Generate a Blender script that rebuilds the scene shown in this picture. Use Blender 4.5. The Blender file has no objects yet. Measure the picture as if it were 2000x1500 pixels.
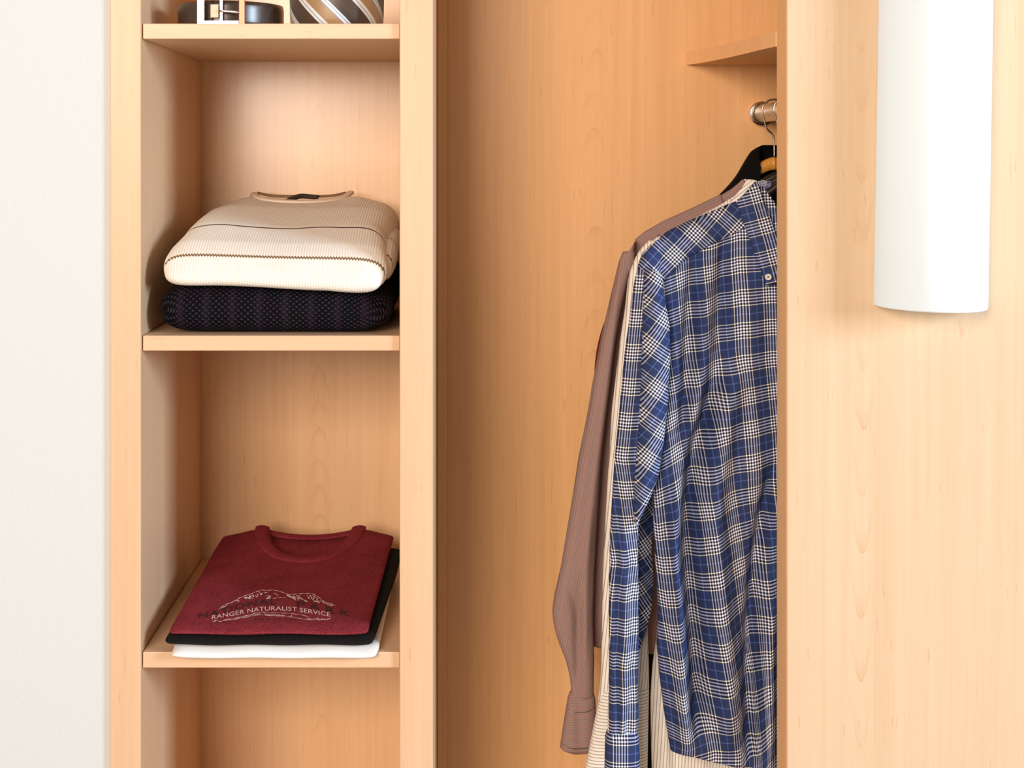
import bpy, bmesh, math
import numpy as np
from mathutils import Vector, Matrix

# ------------------------------------------------------------------ camera, world, lights, exposure
SC = bpy.context.scene
COL = SC.collection
F, CX, CY, CAMD, CAMZ = 2800.0, 891.0, 311.0, 2.0, 1.58     # focal length in px, vanishing point, distance, eye height
cam = bpy.data.cameras.new('camera'); camo = bpy.data.objects.new('camera', cam); COL.objects.link(camo)
camo.location = (0, -CAMD, CAMZ); camo.rotation_euler = (math.pi/2, 0, 0)
cam.sensor_width = 36; cam.lens = 36*F/2000
cam.shift_x = (1000-CX)/2000; cam.shift_y = -(750-CY)/2000
cam.clip_start = .02
SC.camera = camo
SC.view_settings.view_transform = 'Standard'; SC.view_settings.look = 'None'
SC.view_settings.gamma = 1; SC.view_settings.exposure = 0.16
SC.view_settings.use_curve_mapping = False
wd = bpy.data.worlds.new('world'); SC.world = wd; wd.use_nodes = True
wd.node_tree.nodes['Background'].inputs[0].default_value = (1.0, .82, .65, 1)
wd.node_tree.nodes['Background'].inputs[1].default_value = 0.27

def area(name, loc, target, sx, sy, power, col):
    l = bpy.data.lights.new(name, 'AREA'); l.shape = 'RECTANGLE'; l.size = sx; l.size_y = sy
    l.energy = power; l.color = col
    o = bpy.data.objects.new(name, l); COL.objects.link(o); o.location = loc
    o.rotation_euler = (Vector(target)-Vector(loc)).to_track_quat('-Z', 'Y').to_euler()
    return o
area('room_light', (-1.2, -4.1, 2.35), (-.1, .2, 1.2), 1.5, 1.5, 154, (1.0, .82, .675))
area('window_light', (4.2, -2.4, 2.2), (.1, .2, 1.25), 1.2, 1.4, 205, (.66, .83, 1.0))

# ------------------------------------------------------------------ helpers
def X_(px, Y): return (px-CX)*(CAMD+Y)/F
def Z_(py, Y): return CAMZ-(py-CY)*(CAMD+Y)/F
def tag(o, label=None, cat=None, group=None, kind=None):
    if label: o['label'] = label
    if cat: o['category'] = cat
    if group: o['group'] = group
    if kind: o['kind'] = kind
    return o
def empty(name, loc, label, cat, group=None):
    o = bpy.data.objects.new(name, None); COL.objects.link(o); o.location = loc
    o.empty_display_size = .05
    return tag(o, label, cat, group)
def root_loc(p):
    v = Vector((0, 0, 0))
    while p is not None: v = v + p.location; p = p.parent
    return v
def mesh(name, V, Fc, mat, parent=None, uv=None, smooth=True):
    off = root_loc(parent)
    me = bpy.data.meshes.new(name)
    me.from_pydata([(v[0]-off.x, v[1]-off.y, v[2]-off.z) for v in V], [], [tuple(int(i) for i in f) for f in Fc])
    if uv is not None:
        ul = me.uv_layers.new(name='UVMap')
        idx = np.empty(len(me.loops), dtype=np.int32); me.loops.foreach_get('vertex_index', idx)
        ul.data.foreach_set('uv', np.asarray(uv, dtype=np.float32)[idx].ravel())
    if smooth: me.polygons.foreach_set('use_smooth', [True]*len(me.polygons))
    me.materials.append(mat); me.update()
    o = bpy.data.objects.new(name, me); COL.objects.link(o)
    if parent is not None: o.parent = parent
    return o
def box(name, x0, x1, y0, y1, z0, z1, mat, parent=None, bev=.0012, seg=2):
    bm = bmesh.new(); bmesh.ops.create_cube(bm, size=1)
    for v in bm.verts: v.co = ((x0+x1)/2+v.co.x*(x1-x0), (y0+y1)/2+v.co.y*(y1-y0), (z0+z1)/2+v.co.z*(z1-z0))
    if bev: bmesh.ops.bevel(bm, geom=bm.edges[:], offset=bev, segments=seg, affect='EDGES', profile=.5)
    bm.verts.index_update()
    V = [tuple(v.co) for v in bm.verts]; Fc = [[v.index for v in f.verts] for f in bm.faces]; bm.free()
    return mesh(name, V, Fc, mat, parent, smooth=False)
def prism(name, poly, z0, z1, mat, parent=None, bev=.001):
    bm = bmesh.new()
    f = bm.faces.new([bm.verts.new((x, y, z0)) for x, y in poly])
    r = bmesh.ops.extrude_face_region(bm, geom=[f])
    for g in r['geom']:
        if isinstance(g, bmesh.types.BMVert): g.co.z = z1
    bmesh.ops.recalc_face_normals(bm, faces=bm.faces[:])
    bm.verts.index_update()
    V = [tuple(v.co) for v in bm.verts]; Fc = [[v.index for v in f.verts] for f in bm.faces]; bm.free()
    return mesh(name, V, Fc, mat, parent, smooth=False)
def tube(name, pts, r, mat, parent=None, n=12, sub=6):
    P = np.array(pts, float)
    if sub > 1 and len(P) > 2:                       # Catmull-Rom
        Q = np.vstack([2*P[0]-P[1], P, 2*P[-1]-P[-2]]); out = []
        for i in range(1, len(Q)-2):
            for k in range(sub):
                t = k/sub; a, b, c, d = Q[i-1:i+3]
                out.append(.5*(2*b+(c-a)*t+(2*a-5*b+4*c-d)*t*t+(3*b-a-3*c+d)*t**3))
        out.append(P[-1]); P = np.array(out)
    T = np.gradient(P, axis=0); T /= np.linalg.norm(T, axis=1)[:, None]
    up = np.array([0, 0, 1.]) if abs(T[0][2]) < .9 else np.array([0, 1., 0])
    N = np.cross(T[0], up); N /= np.linalg.norm(N)
    V = []; Fc = []
    for i in range(len(P)):
        N = N-T[i]*np.dot(N, T[i]); N /= np.linalg.norm(N); B = np.cross(T[i], N)
        rr = r[min(i, len(r)-1)] if isinstance(r, (list, np.ndarray)) else r
        for k in range(n):
            a = 2*math.pi*k/n; V.append(P[i]+rr*(math.cos(a)*N+math.sin(a)*B))
    for i in range(len(P)-1):
        for k in range(n): Fc.append((i*n+k, i*n+(k+1) % n, (i+1)*n+(k+1) % n, (i+1)*n+k))
    Fc.append(list(range(n))[::-1]); Fc.append([len(V)-n+k for k in range(n)])
    return mesh(name, V, Fc, mat, parent)

# ------------------------------------------------------------------ materials
class NT:
    def __init__(s, name, rough=.6, **kw):
        s.m = bpy.data.materials.new(name); s.m.use_nodes = True; s.t = s.m.node_tree; s.n = s.t.nodes; s.l = s.t.links
        s.b = s.n['Principled BSDF']; s.b.inputs['Roughness'].default_value = rough
        for k, v in kw.items(): s.b.inputs[k.replace('_', ' ')].default_value = v
    def put(s, sock, v):
        if isinstance(v, bpy.types.NodeSocket): s.l.new(v, sock)
        elif v is not None:
            if sock.type == 'RGBA' and len(v) == 3: v = (*v, 1)
            sock.default_value = v
    def math(s, op, a, b=None, c=None, clamp=False):
        n = s.n.new('ShaderNodeMath'); n.operation = op; n.use_clamp = clamp
        for i, v in enumerate((a, b, c)): s.put(n.inputs[i], v)
        return n.outputs[0]
    def coord(s, kind='Object'):
        return s.n.new('ShaderNodeTexCoord').outputs[kind]
    def mapv(s, vec, scale, loc=(0, 0, 0)):
        n = s.n.new('ShaderNodeMapping'); s.l.new(vec, n.inputs[0]); n.inputs['Scale'].default_value = scale
        n.inputs['Location'].default_value = loc; return n.outputs[0]
    def sep(s, vec):
        n = s.n.new('ShaderNodeSeparateXYZ'); s.l.new(vec, n.inputs[0]); return n.outputs
    def noise(s, vec, scale=1, detail=3, rough=.5, dist=0):
        n = s.n.new('ShaderNodeTexNoise'); s.l.new(vec, n.inputs['Vector']); n.inputs['Scale'].default_value = scale
        n.inputs['Detail'].default_value = detail; n.inputs['Roughness'].default_value = rough
        n.inputs['Distortion'].default_value = dist; return n.outputs[0]
    def ramp(s, fac, stops, interp='LINEAR'):
        n = s.n.new('ShaderNodeValToRGB'); s.l.new(fac, n.inputs[0]); r = n.color_ramp; r.interpolation = interp
        while len(r.elements) < len(stops): r.elements.new(1.0)
        for e, (p, c) in zip(r.elements, stops): e.position = p; e.color = (*c, 1) if len(c) == 3 else c
        return n.outputs[0]
    def mix(s, fac, a, b, mode='MIX'):
        n = s.n.new('ShaderNodeMix'); n.data_type = 'RGBA'; n.blend_type = mode
        s.put(n.inputs[0], fac); s.put(n.inputs[6], a); s.put(n.inputs[7], b); return n.outputs[2]
    def bump(s, h, strength=.3, dist=.001):
        n = s.n.new('ShaderNodeBump'); s.l.new(h, n.inputs['Height']); n.inputs['Strength'].default_value = strength
        n.inputs['Distance'].default_value = dist; s.l.new(n.outputs[0], s.b.inputs['Normal'])
    def out(s, col):
        s.put(s.b.inputs['Base Color'], col); return s.m

def wood(name, axis='Z', figure=None, updown=1, light=(.82, .56, .325), dark=(.71, .44, .225), rough=.36, coat=.25, seed=0.0):
    t = NT(name, rough, Coat_Weight=coat, Coat_Roughness=.22)
    P = t.coord('Object')
    def sc(a, b): return {'Z': (a, a, b), 'X': (b, a, a), 'Y': (a, b, a)}[axis]
    broad = t.noise(t.mapv(P, sc(7, .5), (seed, 0, 0)), 1, 3)
    streak = t.noise(t.mapv(P, sc(90, 1.6), (seed, 3, 0)), 1, 4, .6)
    fine = t.noise(t.mapv(P, sc(650, 9), (seed, 0, 7)), 1, 2, .5)
    cross = t.noise(t.mapv(P, sc(25, 900)), 1, 2, .5)
    g = t.math('MULTIPLY_ADD', streak, .45, t.math('MULTIPLY', broad, .35))
    g = t.math('MULTIPLY_ADD', fine, .2, g)
    g = t.math('MULTIPLY_ADD', cross, .08, g)
    c = t.ramp(g, [(.36, dark), (.70, light)])
    # small darker pores: short dashes along the grain
    pore = t.noise(t.mapv(P, sc(230, 22), (seed, 1, 2)), 1, 1, .4)
    c = t.mix(t.math('MULTIPLY', t.math('GREATER_THAN', pore, .735), .20), c, (.42, .20, .08))
    if figure is not None:
        for x0, w, per in figure:
            s = t.sep(P)
            wob = t.noise(t.mapv(P, (3, 3, 2.2), (seed, 0, 0)), 1, 2)
            a = t.math('SUBTRACT', s[0], t.math('MULTIPLY_ADD', wob, .012, x0-.006))
            q = t.math('MULTIPLY', t.math('MULTIPLY', a, a), 1/(w*w))
            v = t.math('MULTIPLY_ADD', q, -updown*.055, s[2])
            v = t.math('MULTIPLY_ADD', t.noise(t.mapv(P, (14, 14, 9)), 1, 3), .06, v)
            fr = t.math('FRACT', t.math('DIVIDE', v, per))
            line = t.ramp(fr, [(0, (0, 0, 0)), (.015, (1, 1, 1)), (.05, (.5, .5, .5)), (.38, (0, 0, 0))] if updown > 0 else
                          [(.62, (0, 0, 0)), (.95, (.5, .5, .5)), (.985, (1, 1, 1)), (1, (0, 0, 0))])
            msk = t.math('SUBTRACT', 1.0, t.math('MULTIPLY', q, .8), clamp=True)
            brk = t.ramp(t.noise(t.mapv(P, (9, 9, 11), (4, seed, 0)), 1, 2), [(.38, (0, 0, 0)), (.6, (1, 1, 1))])
            c = t.mix(t.math('MULTIPLY', t.math('MULTIPLY', t.math('MULTIPLY', line, msk), brk), .46), c, (.52, .25, .09))
    t.bump(fine, .05, .0004)
    return t.out(c)
W_PANEL = wood('maple_panel_vertical', 'Z', seed=1.3, rough=.48, coat=.1, light=(.745, .515, .335), dark=(.66, .42, .245))
W_SHELF = wood('maple_shelf_crosswise', 'X', seed=2.1, rough=.48, coat=.1, light=(.745, .515, .335), dark=(.66, .42, .245))
W_BACK = wood('maple_back_panel', 'Z', [(.023, .022, .05)], -1, seed=5.2, rough=.30, coat=.55)
W_CLOSET = wood('maple_closet_back', 'Z', [(-.262, .026, .075)], -1, seed=7.7, light=(.88, .53, .255), dark=(.76, .42, .17))
W_FRONT = wood('maple_front_panel', 'Z', [(.066, .0145, .088)], 1, seed=9.1, light=(.745, .555, .375), dark=(.66, .455, .275), rough=.6, coat=.04)
W_LIT_EDGE = wood('maple_lit_edge', 'Z', seed=3.3, light=(.93, .59, .32), dark=(.85, .51, .25), rough=.9, coat=0.0)  # brightened maple: warm light on the panel's side is put into the colour
W_LIT_EDGE.node_tree.nodes['Principled BSDF'].inputs['Specular IOR Level'].default_value = .05
def wall_mat():
    t = NT('painted_plaster', .8); P = t.coord('Object')
    n1 = t.noise(P, 170, 3, .6); n2 = t.noise(P, 60, 2)
    t.bump(t.math('ADD', n1, n2), .22, .0014)
    return t.out((.63, .675, .70))
M_WALL = wall_mat()
def plain(name, col, rough=.6, var=.0, vs=60, **kw):
    t = NT(name, rough, **kw)
    if var:
        n = t.noise(t.coord('Object'), vs, 3)
        return t.out(t.mix(n, tuple(c*(1-var) for c in col), tuple(min(1, c*(1+var)) for c in col)))
    return t.out(col)
M_CARPET = plain('carpet_beige', (.42, .34, .26), .95, .25, 220)
M_CEIL = plain('ceiling_white', (.82, .81, .78), .9, .03)
M_CHROME = plain('brushed_steel', (.72, .68, .62), .28, .05, 90, Metallic=1.0)
M_WIRE = plain('dark_steel_wire', (.42, .40, .37), .25, .05, 90, Metallic=1.0)
M_SILVER = plain('polished_silver', (.92, .90, .87), .16, .02, 90, Metallic=1.0)
M_BRASS = plain('copper_toned_metal', (.42, .19, .12), .45, .04, 90, Metallic=1.0)
M_LEATHER = plain('dark_brown_leather', (.045, .028, .020), .33, .25, 300, Coat_Weight=.4, Coat_Roughness=.25)
M_KEEPER = plain('pale_leather', (.74, .58, .42), .5, .06, 200)
M_HANGWOOD = plain('honey_wood', (.66, .30, .05), .35, .12, 40)
M_BLACKPL = plain('black_plastic', (.006, .006, .007), .38, .1, 50)
M_BUTTON = plain('shell_button', (.86, .86, .80), .3, .04, 200)
M_THREAD = plain('dark_thread', (.02, .025, .02), .8, .1, 300)
M_LABEL = plain('dark_label', (.035, .028, .026), .7, .35, 500)
M_PIPE = plain('brown_piping', (.22, .13, .07), .8, .2, 400)
M_GLASS = plain('opal_white_glass', (.62, .72, .79), .55, .01, 20, Specular_IOR_Level=.25, Emission_Color=(.88, .97, 1.0, 1), Emission_Strength=.24)

def fabric(name, col, var=.12, scale=900, rough=.9, sheen=.2, bump=.25):
    t = NT(name, rough, Specular_IOR_Level=.12)
    P = t.coord('Object'); n = t.noise(P, scale, 2); n2 = t.noise(P, 40, 3)
    f = t.math('MULTIPLY_ADD', n2, .4, t.math('MULTIPLY', n, .6))
    c = t.mix(f, tuple(k*(1-var) for k in col), tuple(k*(1+var) for k in col))
    t.bump(n, bump, .0005); return t.out(c)
M_BLACKTEE = fabric('black_jersey', (.012, .011, .011), .3)
M_WHITETEE = fabric('white_jersey', (.86, .87, .88), .03)
M_JACKET = fabric('black_wool', (.004, .0035, .0035), .3, sheen=.0)
M_RUST = fabric('rust_red_cotton', (.15, .016, .007), .15)
def maroon():
    t = NT('heather_maroon_jersey', .95, Specular_IOR_Level=.1)
    P = t.coord('Object'); n = t.noise(t.mapv(P, (260, 900, 900)), 1, 3, .65); n2 = t.noise(P, 22, 2)
    c = t.ramp(t.math('MULTIPLY_ADD', n2, .2, t.math('MULTIPLY', n, .8)), [(.34, (.105, .010, .015)), (.66, (.30, .042, .058))])
    t.bump(n, .25, .0006); return t.out(c)
M_MAROON = maroon()
M_INKW = plain('white_ink', (.78, .56, .55), .8, .2, 900)
M_INKD = plain('dark_ink', (.022, .006, .008), .85, .2, 900)

def plaid():
    t = NT('blue_plaid_cotton', .82, Specular_IOR_Level=.15)
    u = t.sep(t.coord('UV'))
    nav, blu, blk, wht, crm, lb = (.026, .042, .118), (.055, .085, .24), (.003, .003, .005), (.60, .63, .78), (.86, .81, .68), (.10, .16, .40)
    st = [(0, blk), (.05, wht), (.14, blk), (.24, wht), (.315, blu), (.335, blk), (.42, nav), (.445, crm), (.50, nav), (.965, lb)]
    cols = []
    for k in (0, 1):
        p = t.math('MULTIPLY', t.math('ABSOLUTE', t.math('SUBTRACT', u[k], t.math('ROUND', u[k]))), 2.0)
        cols.append(t.ramp(p, st, 'CONSTANT'))
    tw = t.math('FRACT', t.math('MULTIPLY', t.math('ADD', u[0], u[1]), 34.0))
    f = t.math('MULTIPLY_ADD', t.math('GREATER_THAN', tw, .5), .24, .38)
    c = t.mix(f, cols[0], cols[1])
    c = t.mix(1.0, c, t.mix(1.0, cols[0], cols[1], 'MULTIPLY'), 'ADD')
    t.bump(t.noise(t.coord('Object'), 1400, 2), .12, .0004)
    return t.out(c)
M_PLAID = plaid()
def striped(name, base, line, width, axis=0, extra=None, rough=.88):
    t = NT(name, rough, Specular_IOR_Level=.12); u = t.sep(t.coord('UV'))
    fr = t.math('FRACT', u[axis])
    c = t.ramp(fr, [(0, line), (width, base), (.5, base), (.5+.001, base)], 'CONSTANT')
    if extra:
        f2 = t.math('FRACT', t.math('MULTIPLY', u[axis], .25)); c = t.mix(t.math('MULTIPLY', t.math('LESS_THAN', f2, .10), .55), c, extra)
    n = t.noise(t.mapv(t.coord('Object'), (900, 900, 120)), 1, 2)
    c = t.mix(.25, c, t.ramp(n, [(.3, tuple(k*.75 for k in base)), (.7, base)]))
    t.bump(n, .15, .0004); return t.out(c)
M_CREAMST = striped('cream_pinstripe_cotton', (.92, .89, .83), (.26, .22, .21), .22)
M_CREAMCUFF = striped('cream_pinstripe_cuff_cotton', (.92, .89, .83), (.24, .21, .22), .24, 1)
M_MAUVE = striped('mauve_brown_striped_cotton', (.36, .235, .215), (.235, .18, .178), .42, 0, (.42, .16, .14))
M_MAUVECUFF = striped('mauve_brown_cuff_cotton', (.36, .235, .215), (.235, .18, .178), .42, 1, (.42, .16, .14))

def cream_knit():
    t = NT('cream_knit_wool', .95, Specular_IOR_Level=.1)
    u = t.sep(t.coord('UV')); P = t.coord('Object')
    base = t.mix(t.noise(P, 30, 3), (.84, .80, .73), (.92, .90, .85))
    tri = t.math('ABSOLUTE', t.math('SUBTRACT', t.math('FRACT', t.math('MULTIPLY', u[0], 240.0)), .5))
    z = t.math('MULTIPLY_ADD', tri, .0065, u[1])
    band = t.math('LESS_THAN', t.math('ABSOLUTE', t.math('SUBTRACT', z, .0385)), .0022)
    c = t.mix(band, base, (.23, .14, .075))
    wob = t.noise(t.mapv(P, (9, 0, 0)), 1, 1)
    z2 = t.math('MULTIPLY_ADD', t.math('SUBTRACT', wob, .5), .05, u[1])
    b2 = t.math('LESS_THAN', t.math('ABSOLUTE', t.math('SUBTRACT', z2, .135)), .0022)
    c = t.mix(b2, c, (.11, .075, .06))
    rib = t.math('SINE', t.math('MULTIPLY', u[0], 2*math.pi*260)); st = t.math('SINE', t.math('MULTIPLY', u[1], 2*math.pi*330))
    h = t.math('MULTIPLY_ADD', st, .5, rib)
    c = t.mix(t.math('MULTIPLY_ADD', rib, .045, .045), c, (.42, .36, .28))
    t.bump(h, .35, .0008); return t.out(c)
M_CREAM = cream_knit()
M_CREAMRIB = fabric('cream_rib_wool', (.80, .68, .55), .12, 700)
def dark_knit():
    t = NT('dark_chunky_knit', .95, Specular_IOR_Level=.05); u = t.sep(t.coord('UV')); P = t.coord('Object')
    a = t.math('SINE', t.math('MULTIPLY', u[0], 2*math.pi*110)); b = t.math('SINE', t.math('MULTIPLY', u[1], 2*math.pi*120))
    h = t.math('MULTIPLY', a, b)
    rib = t.math('POWER', t.math('ABSOLUTE', t.math('SINE', t.math('MULTIPLY', u[0], math.pi*27))), 12)
    n = t.noise(P, 420, 2)
    k = t.math('MULTIPLY', t.math('GREATER_THAN', t.math('MULTIPLY_ADD', n, 1.1, h), .95), .85)
    tint = t.ramp(t.noise(P, 22, 2), [(.35, (.055, .030, .050)), (.5, (.04, .036, .07)), (.65, (.05, .048, .055))])
    c = t.mix(k, (.007, .006, .008), tint)
    c = t.mix(t.math('MULTIPLY', rib, .5), c, (.035, .022, .038))
    t.bump(t.math('ADD', h, t.math('MULTIPLY', rib, -1)), .9, .003); return t.out(c)
M_DARKKNIT = dark_knit()
def tie_mat():
    t = NT('striped_silk', .42, Sheen_Weight=.4); u = t.sep(t.coord('UV'))
    p = t.math('FRACT', t.math('DIVIDE', t.math('MULTIPLY_ADD', u[1], .98, u[0]), .078))
    br, tan, wh, lb, dk = (.075, .042, .026), (.40, .25, .12), (.85, .85, .86), (.42, .56, .72), (.05, .035, .028)
    c = t.ramp(p, [(0, br), (.30, wh), (.35, lb), (.39, wh), (.45, tan), (.72, (.30, .27, .33)), (.75, wh), (.79, lb), (.84, wh), (.87, dk)], 'CONSTANT')
    rib = t.math('GREATER_THAN', t.math('FRACT', t.math('MULTIPLY', t.math('SUBTRACT', u[0], u[1]), 330)), .55)
    c = t.mix(t.math('MULTIPLY', rib, .22), c, (.02, .01, .01))
    return t.out(c)
M_TIE = tie_mat()

# ------------------------------------------------------------------ the setting
XL0, XL1 = X_(215, 0), X_(275, 0)            # left stile
XD0, XD1 = X_(780.5, 0), X_(845.5, 0)        # divider
XP = X_(1537, 0)                             # left edge of the wide front panel
YB = .476; ZT = 2.30
def struct(o): return tag(o, kind='structure')
struct(box('wall_left', -3.2, XL0-.0008, .006, .10, 0, 2.45, M_WALL, bev=0))
struct(box('wall_back', -3.2, 2.6, .52, .60, 0, 2.45, M_WALL, bev=0))
struct(box('floor', -3.2, 2.6, -4.2, .52, -.05, 0, M_CARPET, bev=0))

# shelf unit
unit = empty('shelf_unit', ((XL0+XD1)/2, .24, 0), 'tall maple shelf unit with open cubbies against the white wall', 'shelf unit')
box('side_panel', XL0, XL1, 0, YB, .002, ZT, W_PANEL, unit)
box('divider_panel', XD0, XD1, 0, YB, .002, ZT, W_PANEL, unit)
tag(box('back_panel', XL0, XD1, YB, YB+.014, .002, ZT, W_BACK, unit, bev=0), 'glossy maple veneer back')
YS = .007
SH = []
for py0, py1 in ((46, 76), (655.5, 685), (1273.5, 1304.5)):
    z1, z0 = Z_(py0, YS), Z_(py1, YS); SH.append(z1)
    box('shelf', XL1+.0013, XD0-.0004, YS, YB-.001, z0, z1, W_SHELF, unit, bev=.001)
box('shelf', XL1+.0013, XD0-.0004, YS, YB-.001, .43, .452, W_SHELF, unit)
box('top_board', XL1, XD0, .004, YB-.001, ZT-.022, ZT, W_SHELF, unit)
box('base_board', XL1, XD0, .004, YB-.001, .002, .09, W_SHELF, unit)

# hanging closet
clo = empty('wardrobe', (.5, .24, 0), 'maple wardrobe bay with hanging rod beside the shelf unit', 'wardrobe')
box('back_panel', XD1+.0004, 1.05, YB, YB+.014, .002, ZT, W_CLOSET, clo, bev=0)
box('corner_strip', XD1+.0006, X_(873.5, YB-.03), YB-.030, YB-.0005, .002, ZT, W_CLOSET, clo, bev=.0006)
box('side_panel', 1.052, 1.09, .07, YB, .002, ZT, W_PANEL, clo)
box('top_board', XD1+.001, 1.05, .004, YB-.001, ZT-.022, ZT, W_SHELF, clo)
box('bottom_board', XD1+.001, 1.05, .004, YB-.001, .002, .09, W_SHELF, clo)
tag(box('front_panel', XP, 1.60, 0, .061, .002, ZT, W_FRONT, clo, bev=.0016, seg=3), 'wide pale maple front panel')
box('lit_edge_strip', XP-.0007, XP-.0001, .002, .0595, .003, ZT-.001, W_LIT_EDGE, clo, bev=0)  # added strip, its brighter colour stands in for light on the panel's side
# side shelf with its gently curved left end
zs0 = Z_(127, YB)
cv = [(.397, YB-.001), (.412, .43), (.4215, .385), (.430, .336), (.439, .27), (.447, .20), (.4530, .13), (.4608, .069)]
prism('curved_shelf', cv+[(1.05, .069), (1.05, YB-.001)], zs0, zs0+.0222, W_LIT_EDGE, clo)
# rod running front to back
RX, RZ, RR = .525, Z_(222, YB), .0155
rod = tube('hanging_rod', [(RX, .0665, RZ), (RX, YB-.0005, RZ)], RR, M_CHROME, clo, n=48, sub=1)
def ring(name, x, y0, y1, z, r0, r1, mat, parent):
    V = []; Fc = []; n = 48
    for (r, y) in ((r0, y0), (r1, y0), (r1*1.02, (y0+y1)/2), (r1, y1), (r0, y1)):
        for k in range(n): a = 2*math.pi*k/n; V.append((x+r*math.cos(a), y, z+r*math.sin(a)))
    for i in range(5):
        for k in range(n): Fc.append((i*n+k, i*n+(k+1) % n, ((i+1) % 5)*n+(k+1) % n, ((i+1) % 5)*n+k))
    return mesh(name, V, Fc, mat, parent)
ring('flange', RX, YB-.014, YB-.0006, RZ, RR+.0002, .0205, M_SILVER, rod)
ring('flange', RX, YB-.020, YB-.0145, RZ, RR+.0002, .0175, M_WIRE, rod)

# wall sconce: half round opal glass shade
SX, SRx, SRy, SZ0, SZ1 = .6585, .0765, .088, Z_(599, 0), 1.93
sc_ = empty('wall_sconce', (SX, -.001, SZ0), 'tall half-round white glass wall lamp on the maple front panel', 'lamp')
def half_round(name, rx, ry, y0, z0, z1, mat, parent, n=64, rnd=.003):
    V = []; Fc = []
    prof = [(0, z0), (1-rnd/rx*1.6, z0), (1-rnd/rx*.4, z0+rnd*.35), (1, z0+rnd), (1, z1-rnd), (1-rnd/rx*.4, z1-rnd*.35), (1-rnd/rx*1.6, z1), (0, z1)]
    for f, z in prof:
        for k in range(n+1):
            a = math.pi*k/n; V.append((SX-rx*f*math.cos(a), y0-ry*f*math.sin(a), z))
    m = n+1
    for i in range(len(prof)-1):
        for k in range(n): Fc.append((i*m+k, i*m+k+1, (i+1)*m+k+1, (i+1)*m+k))
    return mesh(name, V, Fc, mat, parent)
half_round('shade', SRx, SRy, -.0015, SZ0, SZ1, M_GLASS, sc_)
box('back_plate', SX-.06, SX+.06, -.004, -.0004, SZ0+.03, SZ1-.03, M_CHROME, sc_)
sc_.rotation_euler = (0, math.radians(.95), 0)

# ------------------------------------------------------------------ garments on the rod
def dense(rows, step, sm=5):
    R = np.array([list(r)+[1.0]*(4-len(r)) if len(r) < 5 else list(r) for r in [tuple(r)+((1.0,) if len(r) == 3 else ())+((0.0,) if len(r) <= 4 else ()) for r in rows]], float)
    py = np.arange(R[0, 0], R[-1, 0]+.01, step)
    out = [py]
    for k in range(1, 5):
        v = np.interp(py, R[:, 0], R[:, k])
        if sm > 1 and len(v) > sm*2:
            pad = sm//2; vp = np.concatenate([2*v[0]-v[1:pad+1][::-1], v, 2*v[-1]-v[-pad-1:-1][::-1]])
            v = np.convolve(vp, np.ones(sm)/sm, mode='valid')
        out.append(v)
    return np.array(out).T
class Loft:
    """closed cloth form: rows (py, xl, xr, thick, dy) read at the garment's own depth Yc"""
    def __init__(s, rows, Yc, T, e=.75, folds=None, n=160, step=5, sm=5, hem=None):
        s.R = dense(rows, step, sm); s.Yc, s.T, s.e, s.n, s.folds, s.hem = Yc, T, e, n, folds, hem
        s.Yr = Yc-.25*T
    def row(s, py): return [np.interp(py, s.R[:, 0], s.R[:, k]) for k in range(1, 5)]
    def front(s, px, py):
        xl, xr, t, dy = s.row(py); c = min(1, abs((2*px-xl-xr)/max(1e-6, xr-xl)))
        sn = max(0, 1-c**(2/s.e))**(s.e/2)
        y = s.Yc+dy-s.T*t*sn
        if s.folds: y -= s.folds(px, py)*min(1, sn*1.4)
        return y
    def world(s, px, py, Y=None):
        return (X_(px, s.Yr), s.front(px, py) if Y is None else Y, Z_(py, s.Yr))
    def build(s, name, mat, parent, uvf, cut=None, mirror=None, cap=True):
        V = []; UV = []; PX = []; n = s.n; m = len(s.R)
        for py, xl, xr, t, dy in s.R:
            for k in range(n):
                a = 2*math.pi*k/n; ca, sa = math.cos(a), math.sin(a)
                c = math.copysign(abs(ca)**s.e, ca); sn = abs(sa)**s.e
                px = (xl+xr)/2+(xr-xl)/2*c; q = py
                if s.hem: q = py+s.hem(px, py)
                y = s.Yc+dy-math.copysign(s.T*t*sn, sa)
                if s.folds: y -= s.folds(px, py)*min(1, sn*1.4)*(1 if sa > 0 else .55)
                V.append((X_(px, s.Yr), y, Z_(q, s.Yr))); UV.append(uvf(px, py)); PX.append((px, py, sa > 0))
        Fc = []
        for i in range(m-1):
            for k in range(n):
                f = (i*n+k, i*n+(k+1) % n, (i+1)*n+(k+1) % n, (i+1)*n+k)
                if cut and all(cut(*PX[j]) for j in f): continue
                Fc.append(f)
        if cap:
            Fc.append([(m-1)*n+k for k in range(n)])
            if not cut: Fc.append([k for k in range(n)][::-1])
        if mirror is not None:
            V2 = [(2*mirror-v[0], v[1], v[2]) for v in V]
            return mesh(name, V2, [tuple(reversed(f)) for f in Fc], mat, parent, UV)
        o = mesh(name, V, Fc, mat, parent, UV)
        return o
def poly(P, t):
    P = np.array(P, float); d = np.concatenate([[0], np.cumsum(np.hypot(*np.diff(P, axis=0).T))]); d /= d[-1]
    return np.interp(t, d, P[:, 0]), np.interp(t, d, P[:, 1])
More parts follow.
